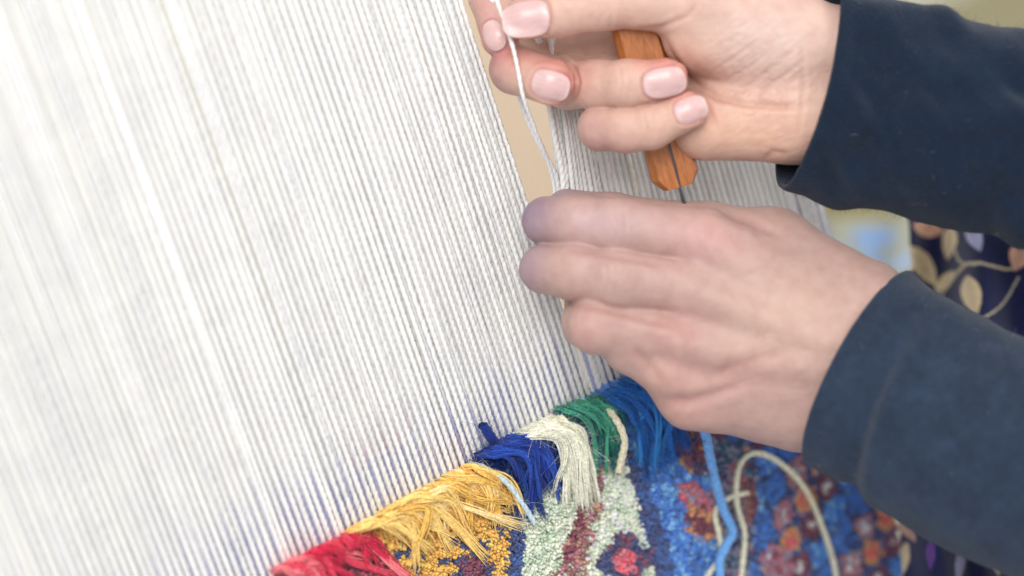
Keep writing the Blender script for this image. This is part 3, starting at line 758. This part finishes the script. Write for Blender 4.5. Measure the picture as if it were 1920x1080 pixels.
nails = [Nail((985, 31, 22), (-1, -0.10, -0.04), (-0.10, 0.22, 0.97), 20.5, 15.5, 3.0),
         Nail((1029, 165, 20), (0.94, -0.26, 0.10), (0.0, -0.34, 0.94), 16.5, 13.0, 2.8),
         Nail((1249, 153, 28), (0.96, 0.16, -0.06), (0.12, 0.0, 0.99), 18.5, 12.6, 2.8),
         Nail((1298, 205, 26), (0.92, 0.34, -0.08), (0.16, 0.02, 0.98), 14.5, 11.2, 2.8),
         Nail((918, 66, 6), (0.36, -0.90, 0.22), (-0.62, 0.05, 0.78), 13.5, 10.0, 2.6)]
creases = [([(1030, 98), (1058, 108), (1078, 130), (1085, 155), (1078, 182), (1058, 204)], 0.9, 0.9), ([(1240, 62), (1262, 110), (1292, 150), (1345, 182), (1400, 195), (1470, 200), (1530, 196)], 1.5, 1.3),
           ([(1300, 150), (1330, 205), (1345, 250)], 1.3, 0.6),
           ([(1370, 180), (1420, 150), (1470, 110), (1500, 80)], 1.0, 0.35), ([(1400, 190), (1460, 150), (1510, 110)], 0.9, 0.4),
           ([(1350, 160), (1400, 130), (1450, 90)], 0.9, 0.3), ([(1330, 140), (1380, 105), (1430, 70)], 0.8, 0.25),
           ([(1180, 58), (1240, 52), (1290, 30), (1310, 5)], 1.1, 0.5), ([(1120, 60), (1128, 30), (1118, 5)], 0.8, 0.22), ([(1140, 60), (1147, 30), (1140, 5)], 0.8, 0.2),
           ([(1430, 300), (1450, 285), (1480, 290)], 1.2, 0.5), ([(1500, 60), (1508, 160), (1496, 260)], 1.1, 0.35),
           ([(1160, 115), (1166, 158), (1160, 200)], 0.7, 0.22), ([(1175, 113), (1181, 158), (1175, 202)], 0.7, 0.2),
           ([(1205, 205), (1213, 240), (1208, 275)], 0.7, 0.2), ([(1220, 203), (1228, 240), (1222, 272)], 0.7, 0.18)]
wrinkles = [((1420, 90), (26, 20), -0.62, 1.25, 0.36), ((1440, 175), (24, 14), -0.50, 1.1, 0.46), ((1450, 250), (24, 12), -0.15, 1.5, 0.22), ((1120, 25), (6, 9), 1.45, 0.9, 0.2),
            ((1168, 158), (5, 9), 1.5, 0.8, 0.2), ((1214, 240), (5, 8), 1.4, 0.8, 0.18)]
tints = [((1070, 150, 17), (8, 12, 12), (206, 118, 108), 0.55), ((1290, 140, 22), (9, 8, 12), (206, 98, 96), 0.75), ((1240, 112, 22), (13, 5, 12), (212, 110, 106), 0.6), ((1325, 195, 22), (7, 8, 10), (212, 120, 118), 0.5), ((1262, 178, 24), (7, 4, 10), (206, 112, 112), 0.5),
         ((960, 80, 14), (9, 7, 10), (206, 126, 116), 0.4), ((945, 100, 4), (9, 8, 12), (196, 102, 98), 0.55), ((1040, 112, 12), (12, 5, 12), (198, 106, 102), 0.6),
         ((900, 10, 0), (10, 14, 12), (206, 150, 150), 0.5), ((925, 150, 0), (8, 12, 12), (150, 110, 122), 0.45), ((905, 85, 0), (7, 10, 10), (140, 112, 120), 0.4),
         ((1100, 245, 10), (10, 12, 14), (168, 124, 126), 0.4), ((1150, 275, 12), (18, 5, 12), (168, 120, 120), 0.4),
         ((1400, 250, 18), (30, 14, 16), (230, 182, 146), 0.4), ((1430, 70, 22), (32, 20, 18), (216, 194, 186), 0.6), ((1300, 110, 18), (14, 14, 14), (222, 176, 150), 0.3)]
h1 = build_hand(fU, lo, hi, person, nails, creases, wrinkles, tints, (199, 165, 150), label='hand with its palm showing, gripping the wooden tool handle')

# ---- lower (left) hand: back towards us, fingers reaching to the warp
LO = {
 'back': (9, [((1322, 448, 10), 12.5, (1570, 600, 8), 18), ((1302, 542, 13), 12.5, (1565, 640, 12), 18), ((1282, 634, 12), 12, (1555, 700, 10), 18), ((1268, 712, 7), 11, (1540, 760, 4), 17),
              ((1285, 736, 1), 12.5, (1485, 768, 0), 17.5), ((1610, 560, 2), 18, (1450, 466, -6), 16), ((1450, 466, -6), 16, (1330, 432, -6), 12), ((1640, 594, 6), 19, (1860, 735, 26), 15), ((1552, 758, 4), 19, (1800, 880, 26), 15),
              ((1600, 670, 8), 20, (1830, 800, 26), 17)]),
 'thumb': (5, [((1330, 432, -6), 11.5, (1150, 408, -16), 10), ((1150, 408, -16), 10, (1062, 392, -14), 8.8)]),
 'index': (5, [((1322, 448, 10), 12.6, (1160, 426, 11), 11.4), ((1160, 426, 11), 11.6, (1085, 418, 5), 11.0), ((1085, 418, 5), 11.0, (1024, 414, -2), 10.5)]),
 'middle': (5, [((1302, 542, 13), 12.3, (1155, 524, 17), 11.4), ((1155, 524, 17), 11.6, (1080, 511, 11), 11.1), ((1080, 511, 11), 11.1, (1020, 505, 2), 10.7)]),
 'ring': (5, [((1282, 634, 12), 12, (1118, 612, 15), 11.0), ((1118, 612, 15), 11.0, (1102, 606, 2), 10.2), ((1102, 606, 2), 10.2, (1095, 560, -16), 8.5)]),
 'pinky': (5, [((1268, 712, 7), 10.8, (1178, 652, 10), 9.6), ((1178, 652, 10), 9.6, (1164, 636, -6), 8.6), ((1164, 636, -6), 8.6, (1150, 590, -18), 8)]),
 'knuckles': (5, [((1316, 452, 16), 7, (1345, 470, 15), 6), ((1294, 546, 19), 7.5, (1330, 560, 17), 6), ((1274, 640, 18), 7.5, (1310, 648, 16), 6), ((1256, 702, 15), 6.5, (1290, 710, 13), 5.5), ((1290, 768, 7), 8, (1330, 772, 6), 7)]),
 'tendons': (4, [((1345, 470, 19), 3, (1540, 600, 22), 3), ((1330, 560, 22), 3, (1540, 640, 25), 3), ((1310, 648, 20), 3, (1530, 690, 23), 3), ((1292, 722, 13), 3, (1500, 740, 17), 3)]),
}
fL, lo, hi = make_field(LO, [('back', 1), ('knuckles', 8), ('tendons', 8), ('thumb', 4), ('index', 3.0), ('middle', 2.0), ('ring', 2.6), ('pinky', 4.0)])
hi[0] = min(hi[0], J(1760, 0, 0)[0])
creases = [([(1050, 466), (1110, 472), (1160, 482), (1215, 492), (1250, 500)], 1.6, 0.7), ([(1062, 568), (1120, 576), (1180, 592), (1230, 604), (1262, 612)], 1.8, 0.8),
           ([(1235, 592), (1275, 612), (1320, 640)], 3.4, 0.7), ([(1320, 720), (1370, 690), (1430, 670), (1490, 665)], 2.8, 0.8), ([(1180, 650), (1215, 680), (1240, 720)], 1.8, 0.6),
           ([(1240, 750), (1290, 752), (1340, 740), (1400, 716)], 2.4, 1.1), ([(1330, 394), (1400, 415), (1470, 445)], 1.8, 0.8), ([(1390, 520), (1440, 500), (1470, 470)], 1.6, 0.4),
           ([(1150, 380), (1158, 424), (1150, 466)], 0.9, 0.22), ([(1166, 380), (1173, 424), (1166, 468)], 0.9, 0.2), ([(1150, 478), (1156, 524), (1148, 570)], 0.9, 0.22), ([(1132, 478), (1139, 524), (1131, 570)], 0.9, 0.2)]
wrinkles = [((1160, 424), (8, 10), 1.5, 0.9, 0.12), ((1150, 524), (8, 10), 1.5, 0.9, 0.12), ((1420, 690), (24, 20), -0.35, 1.8, 0.14), ((1500, 780), (22, 14), 0.0, 1.5, 0.12), ((1300, 600), (14, 12), 0.6, 1.2, 0.05)]
tints = [((1000, 405, 0), (11, 12, 14), (126, 112, 142), 0.80), ((992, 505, 2), (8, 13, 14), (138, 124, 150), 0.72), ((1062, 385, -12), (14, 8, 10), (120, 122, 158), 0.6),
         ((1275, 610, 26), (14, 10, 14), (196, 132, 128), 0.28), ((1260, 700, 20), (13, 12, 14), (210, 150, 138), 0.25), ((1290, 780, 12), (15, 9, 14), (204, 138, 128), 0.25), ((1330, 445, 24), (18, 10, 14), (214, 160, 158), 0.4),
         ((1120, 420, 20), (20, 10, 14), (206, 180, 190), 0.4), ((1100, 620, 22), (14, 12, 14), (206, 156, 148), 0.35), ((1400, 700, 24), (22, 10, 14), (198, 146, 138), 0.35), ((1480, 600, 30), (30, 22, 20), (218, 186, 166), 0.4)]
h2 = build_hand(fL, lo, hi, person, [], creases, wrinkles, tints, (177, 147, 138), label='lower hand seen from the back, grey dyed fingertips at the warp')

# ================================================================== sleeves and skirt
def loft(name, stations, mat, colr, parent, nt=160, ns=150, fold=None, thick=1.6, label=None):
    """stations: (t, c(px,py,z), A(px,py) towards the bottom edge, Nn(px,px,mm) towards us)"""
    ts = np.array([s[0] for s in stations], float)
    Cc_ = np.array([J(*s[1]) for s in stations]); A_ = np.array([[s[2][0]/4.36, -s[2][1]/4.36, s[2][2] if len(s[2]) > 2 else 0] for s in stations]); N_ = np.array([[s[3][0]/4.36, -s[3][1]/4.36, s[3][2]] for s in stations])
    tq = np.linspace(ts[0], ts[-1], ns)
    def itp(arr):   # smooth interpolation through the stations
        out = np.zeros((ns, 3))
        for k in range(3):
            i = np.clip(np.searchsorted(ts, tq, side='right')-1, 0, len(ts)-2); h = ts[i+1]-ts[i]; f = (tq-ts[i])/h
            m = np.gradient(arr[:, k], ts); f2, f3 = f*f, f**3
            out[:, k] = (2*f3-3*f2+1)*arr[i, k]+(f3-2*f2+f)*h*m[i]+(-2*f3+3*f2)*arr[i+1, k]+(f3-f2)*h*m[i+1]
        return out
    c, A, Nn = itp(Cc_), itp(A_), itp(N_)
    th = np.arange(nt)/nt*2*math.pi
    ct = np.sign(np.cos(th))*abs(np.cos(th)); st = np.sign(np.sin(th))*abs(np.sin(th))
    R_ = A[:, None]*ct[None, :, None]+Nn[:, None]*st[None, :, None]
    P = c[:, None]+R_
    out = R_/np.linalg.norm(R_, axis=2, keepdims=True)
    if fold is not None:
        P = P+out*fold(tq[:, None]+0*th[None], th[None]+0*tq[:, None], P)[..., None]
    idx = np.arange(ns*nt).reshape(ns, nt); a, b = idx[:-1], idx[1:]
    q = np.stack([a, b, np.roll(b, -1, 1), np.roll(a, -1, 1)], -1).reshape(-1, 4)
    pn = P.reshape(-1, 3)
    cols = np.tile(lin(colr), (len(pn), 1))*(1+0.16*vnoise(pn/11.0, 21)+0.12*vnoise(pn/4.0, 22))[:, None]
    o = mesh_obj(name, hand_to_world(pn), q, mat, cols=np.clip(cols, 0, 1))
    s = o.modifiers.new('thickness', 'SOLIDIFY'); s.thickness = thick*1e-3; s.offset = -1
    adopt(o, parent)
    if label: o['label'] = label
    return o
def fold_up(t, th, P):
    f = 1.3*vnoise(P/np.array([26.0, 17.0, 22.0]), 31)+0.9*vnoise(np.stack([P[..., 0]/9+P[..., 1]/15, P[..., 1]/26, P[..., 2]/20], -1), 32)
    hem = np.exp(-((t-0.03)/0.035)**2)*0.8-np.exp(-((t-0.13)/0.03)**2)*0.6
    return f*np.clip(t*5, 0.25, 1)*2.7+hem
loft('sleeve', [(0, (1514, 158, 2), (-46, 190), (26, 0, 25)), (0.15, (1560, 172, 3), (-42, 194), (26, 0, 27)), (0.7, (1710, 212, 8), (-27, 192), (18, 0, 29)), (1.5, (1935, 264, 18), (-20, 196), (10, 0, 32)), (3.0, (2360, 350, 45), (-16, 215), (0, 0, 38))],
     KNIT, (14, 30, 49), person, fold=fold_up, label='dark navy sleeve of the upper arm')
def fold_lo(t, th, P):
    f = 1.9*vnoise(P/np.array([30.0, 24.0, 24.0]), 41)+0.6*vnoise(P/10.0, 42)
    g = -4.4*np.exp(-((t-0.36-0.03*np.sin(th*2))/0.085)**2)*np.clip(0.15+1.0*np.sin(th+0.5), 0, 1)**1.3+2.0*np.exp(-((t-0.50)/0.09)**2)*np.clip(0.3+np.sin(th+0.3), 0, 1)+0.5*np.exp(-((t-0.02)/0.03)**2)
    return f*np.clip(t*3, 0.15, 1)+g
loft('sleeve', [(0, (1613, 690, 8), (-84, 180), (-82, 14, 27.5)), (0.16, (1642, 709, 10), (-82, 181), (-78, 12, 28.5)), (0.4, (1690, 742, 13), (-78, 184), (-70, 10, 30)), (0.9, (1790, 800, 20), (-62, 199), (-60, 8, 33)), (1.5, (1912, 856, 30), (-30, 216), (-40, 4, 36)), (2.6, (2170, 965, 52), (-20, 235), (-20, 0, 42)), (3.6, (2420, 1075, 75), (-16, 250), (-10, 0, 46))],
     KNIT, (39, 52, 71), person, fold=fold_lo, label='navy sleeve of the lower arm')
# lint and short fuzz standing off the cloth
for sl in [o for o in person.children if o.name.startswith('sleeve')]:
    me = sl.data; nv = len(me.vertices); co = np.empty(nv*3, np.float32); no_ = np.empty(nv*3, np.float32)
    me.vertices.foreach_get('co', co); me.vertices.foreach_get('normal', no_); co = co.reshape(-1, 3); no_ = no_.reshape(-1, 3)
    k = rng.integers(0, nv, 9000); d = no_[k]*0.8+rng.normal(size=(9000, 3))*0.8; L = rng.uniform(0.0004, 0.0016, 9000); bend = rng.normal(size=(9000, 3))
    FP = np.stack([co[k]+L[:, None]*(d*t+bend*t*t*0.7) for t in (0, 0.35, 0.7, 1.0)], 1)
    v, q = tubes(FP, np.full((9000, 4), 0.00003), 3)
    fc = np.tile(lin((52, 68, 92)), (9000, 1)); fc[rng.random(9000) < 0.02] = lin((170, 176, 186))
    lo_ = mesh_obj('fuzz', v, q, KNIT, cols=np.repeat(fc, 12, axis=0)); lo_['kind'] = 'stuff'
    lo_.parent = sl; lo_.matrix_parent_inverse = (Matrix.Translation(Vector(person.location)) @ sl.matrix_parent_inverse).inverted()

# skirt: dark printed cotton over the lap, behind the lower sleeve
nx, ny = 300, 420
uu, vv = np.meshgrid(np.linspace(0, 1, nx), np.linspace(0, 1, ny))
SX = 1700+uu*620+(1-vv)*10-vv*20+8*np.sin(vv*9); SY = 396+vv*900-uu*30
dep = 1.245-0.05*np.sin(np.clip(uu*1.25, 0, 1)*math.pi*0.5)+0.012*np.sin(uu*16+vv*5)+0.007*np.sin(uu*31-vv*7)-0.03*vv
P = at_depth(SX.ravel(), SY.ravel(), dep.ravel())
q2 = np.stack([SX.ravel(), SY.ravel()], 1)
cols = np.tile(lin((26, 32, 74)), (len(q2), 1))*(1+0.15*vnoise(np.column_stack([q2/40, 0*q2[:, 0]]), 61))[:, None]
def leaf(cx, cy, L, W, ang, colr):
    q = q2-np.array([cx, cy]); a = q@np.array([math.cos(ang), math.sin(ang)]); b = q@np.array([-math.sin(ang), math.cos(ang)])
    t = a/L+0.5; wdt = W*np.clip(np.sin(np.clip(t, 0, 1)*math.pi), 0, 1)**0.8*(1.1-0.5*t)
    m = (t > 0) & (t < 1) & (abs(b) < wdt); cols[m] = lin(colr)*(0.85+0.3*np.clip(abs(b[m])/W, 0, 1))[:, None]
def vine(pts, wd, colr):
    d, _ = seg_dist(q2, catmull(np.array(pts, float), 14)); cols[d < wd] = lin(colr)
CRM, PCH, LAV = (238, 216, 172), (232, 182, 152), (184, 186, 222)
vine([(1760, 560), (1800, 505), (1830, 492), (1900, 505), (1930, 470)], 2.4, (206, 190, 150)); vine([(1840, 600), (1880, 570), (1910, 520)], 2, (200, 190, 160)); vine([(1780, 430), (1800, 490), (1850, 495)], 2.2, (200, 190, 160))
for L_ in ((1732, 500, 90, 22, 1.0, CRM), (1780, 455, 66, 16, 1.7, CRM), (1742, 428, 60, 20, 0.2, PCH), (1822, 555, 80, 22, 1.35, CRM), (1770, 530, 60, 12, 2.3, CRM), (1828, 445, 56, 18, 1.2, LAV), (1912, 480, 60, 24, 1.9, PCH),
           (1700, 985, 70, 18, 1.1, PCH), (1694, 1050, 70, 12, 1.75, CRM), (1790, 1015, 80, 10, 0.2, CRM), (1745, 1040, 60, 10, 1.6, (110, 70, 150)), (1800, 1060, 70, 10, 1.7, LAV), (1870, 1050, 60, 12, 1.5, CRM)): leaf(*L_)
for k in range(60):
    x, y = rng.uniform(1940, 2300), rng.uniform(420, 1300); leaf(x, y, rng.uniform(50, 90), rng.uniform(12, 22), rng.uniform(0, 3.1), [CRM, PCH, LAV][int(rng.integers(3))])
for k in range(30):
    x, y = rng.uniform(1690, 1940), rng.uniform(1110, 1280); leaf(x, y, rng.uniform(50, 90), rng.uniform(12, 22), rng.uniform(0, 3.1), [CRM, PCH, LAV][int(rng.integers(3))])
idx = np.arange(nx*ny).reshape(ny, nx)
q = np.stack([idx[:-1, :-1], idx[1:, :-1], idx[1:, 1:], idx[:-1, 1:]], -1).reshape(-1, 4)
sk = mesh_obj('skirt', P, q, PRINT, cols=cols); sk['label'] = 'dark navy skirt printed with cream leaves'
s_ = sk.modifiers.new('thickness', 'SOLIDIFY'); s_.thickness = 0.002; s_.offset = -1
adopt(sk, person)

# pale cloth with a blue print lying on the bench
nx, ny = 90, 70
uu, vv = np.meshgrid(np.linspace(0, 1, nx), np.linspace(0, 1, ny))
SX = 1490+uu*290; SY = 408+vv*330
P = at_depth(SX.ravel(), SY.ravel(), (1.62-0.05*np.sin(vv*2)+0.012*np.sin(uu*15+vv*3)).ravel())
cols = np.tile(lin((166, 166, 146)), (nx*ny, 1)); nz = vnoise(np.stack([SX.ravel()/34, SY.ravel()/26, 0*SX.ravel()], 1), 77)
cols[(nz > 0.25)] = lin((150, 178, 214)); d = np.hypot((SX.ravel()-1640)/45, (SY.ravel()-445)/18); cols[d < 1] = lin((140, 172, 214))
idx = np.arange(nx*ny).reshape(ny, nx)
q = np.stack([idx[:-1, :-1], idx[1:, :-1], idx[1:, 1:], idx[:-1, 1:]], -1).reshape(-1, 4)
cl = mesh_obj('cloth', P, q, BACKD, cols=cols); s_ = cl.modifiers.new('thickness', 'SOLIDIFY'); s_.thickness = 0.003
tag(cl, 'pale grey cloth with light blue print, blurred between the warp edge and the skirt', 'cloth')

# ================================================================== the hooked knife held in the upper hand
tool = empty('weaving_knife', tuple(at_depth(1272, 362, 1.112)), 'small weaving knife with orange brown wooden handle, gripped in the upper hand', 'knife')
pa, pb = J(1172, -10, 1), J(1271, 350, -8)
ax = pb-pa; Lh = np.linalg.norm(ax); ax /= Lh
nz_ = np.array([0.10, 0.0, 1.0]); nz_ -= (nz_@ax)*ax; nz_ /= np.linalg.norm(nz_); sd = np.cross(ax, nz_)
V, Fq = [], []
prof = [(0, 9.6, 6.0, 0), (0.1, 9.9, 6.3, 0), (0.35, 9.8, 6.3, 0), (0.6, 9.9, 6.3, 0), (0.66, 10.0, 6.3, 1), (0.94, 10.4, 6.4, 1), (1.0, 6.4, 6.0, 1)]
for t, hw, ht, gr in prof:
    c = pa+ax*Lh*t
    for a, b in ((-1, -.45), (-.62, -1), (.62, -1), (1, -.45), (1, .5), (.8, 1), (.055, 1), (.04, 1-.28*gr), (-.04, 1-.28*gr), (-.055, 1), (-.8, 1), (-1, .5)):
        V.append(c+sd*a*hw+nz_*b*ht)
m = 12
for k in range(len(prof)-1):
    for j in range(m):
        a, b = m*k+j, m*k+(j+1) % m; Fq.append((a, b, b+m, a+m))
Fq.append(tuple(range(m))[::-1]); Fq.append(tuple(range(m*(len(prof)-1), m*len(prof))))
hd = mesh_obj('handle', hand_to_world(np.array(V)), Fq, HANDLE_WOOD, smooth=False)
bv = hd.modifiers.new('bevel', 'BEVEL'); bv.width = 0.0005; bv.segments = 3; bv.limit_method = 'ANGLE'; bv.angle_limit = RAD(25)
adopt(hd, tool)
# flat steel tang lying in the slot and running on as the blade
V, Fq = [], []
for t, hw, z0, z1 in ((0.68, 0.32, 3.6, 5.7), (0.9, 0.34, 3.4, 6.0), (1.02, 0.5, 2.2, 5.6), (1.2, 0.9, 0.8, 4.6), (1.5, 1.1, -0.6, 3.0), (1.62, 0.5, -1.6, 1.2), (1.64, 0.1, -2.2, -1.0)):
    c = pa+ax*Lh*t
    for a, b in ((-1, z0), (1, z0), (1, z1), (-1, z1)): V.append(c+sd*a*hw+nz_*b)
for k in range(6):
    for j in range(4):
        a, b = 4*k+j, 4*k+(j+1) % 4; Fq.append((a, b, b+4, a+4))
Fq.append((3, 2, 1, 0)); Fq.append((24, 25, 26, 27))
adopt(mesh_obj('blade', hand_to_world(np.array(V)), Fq, STEEL, smooth=False), tool)
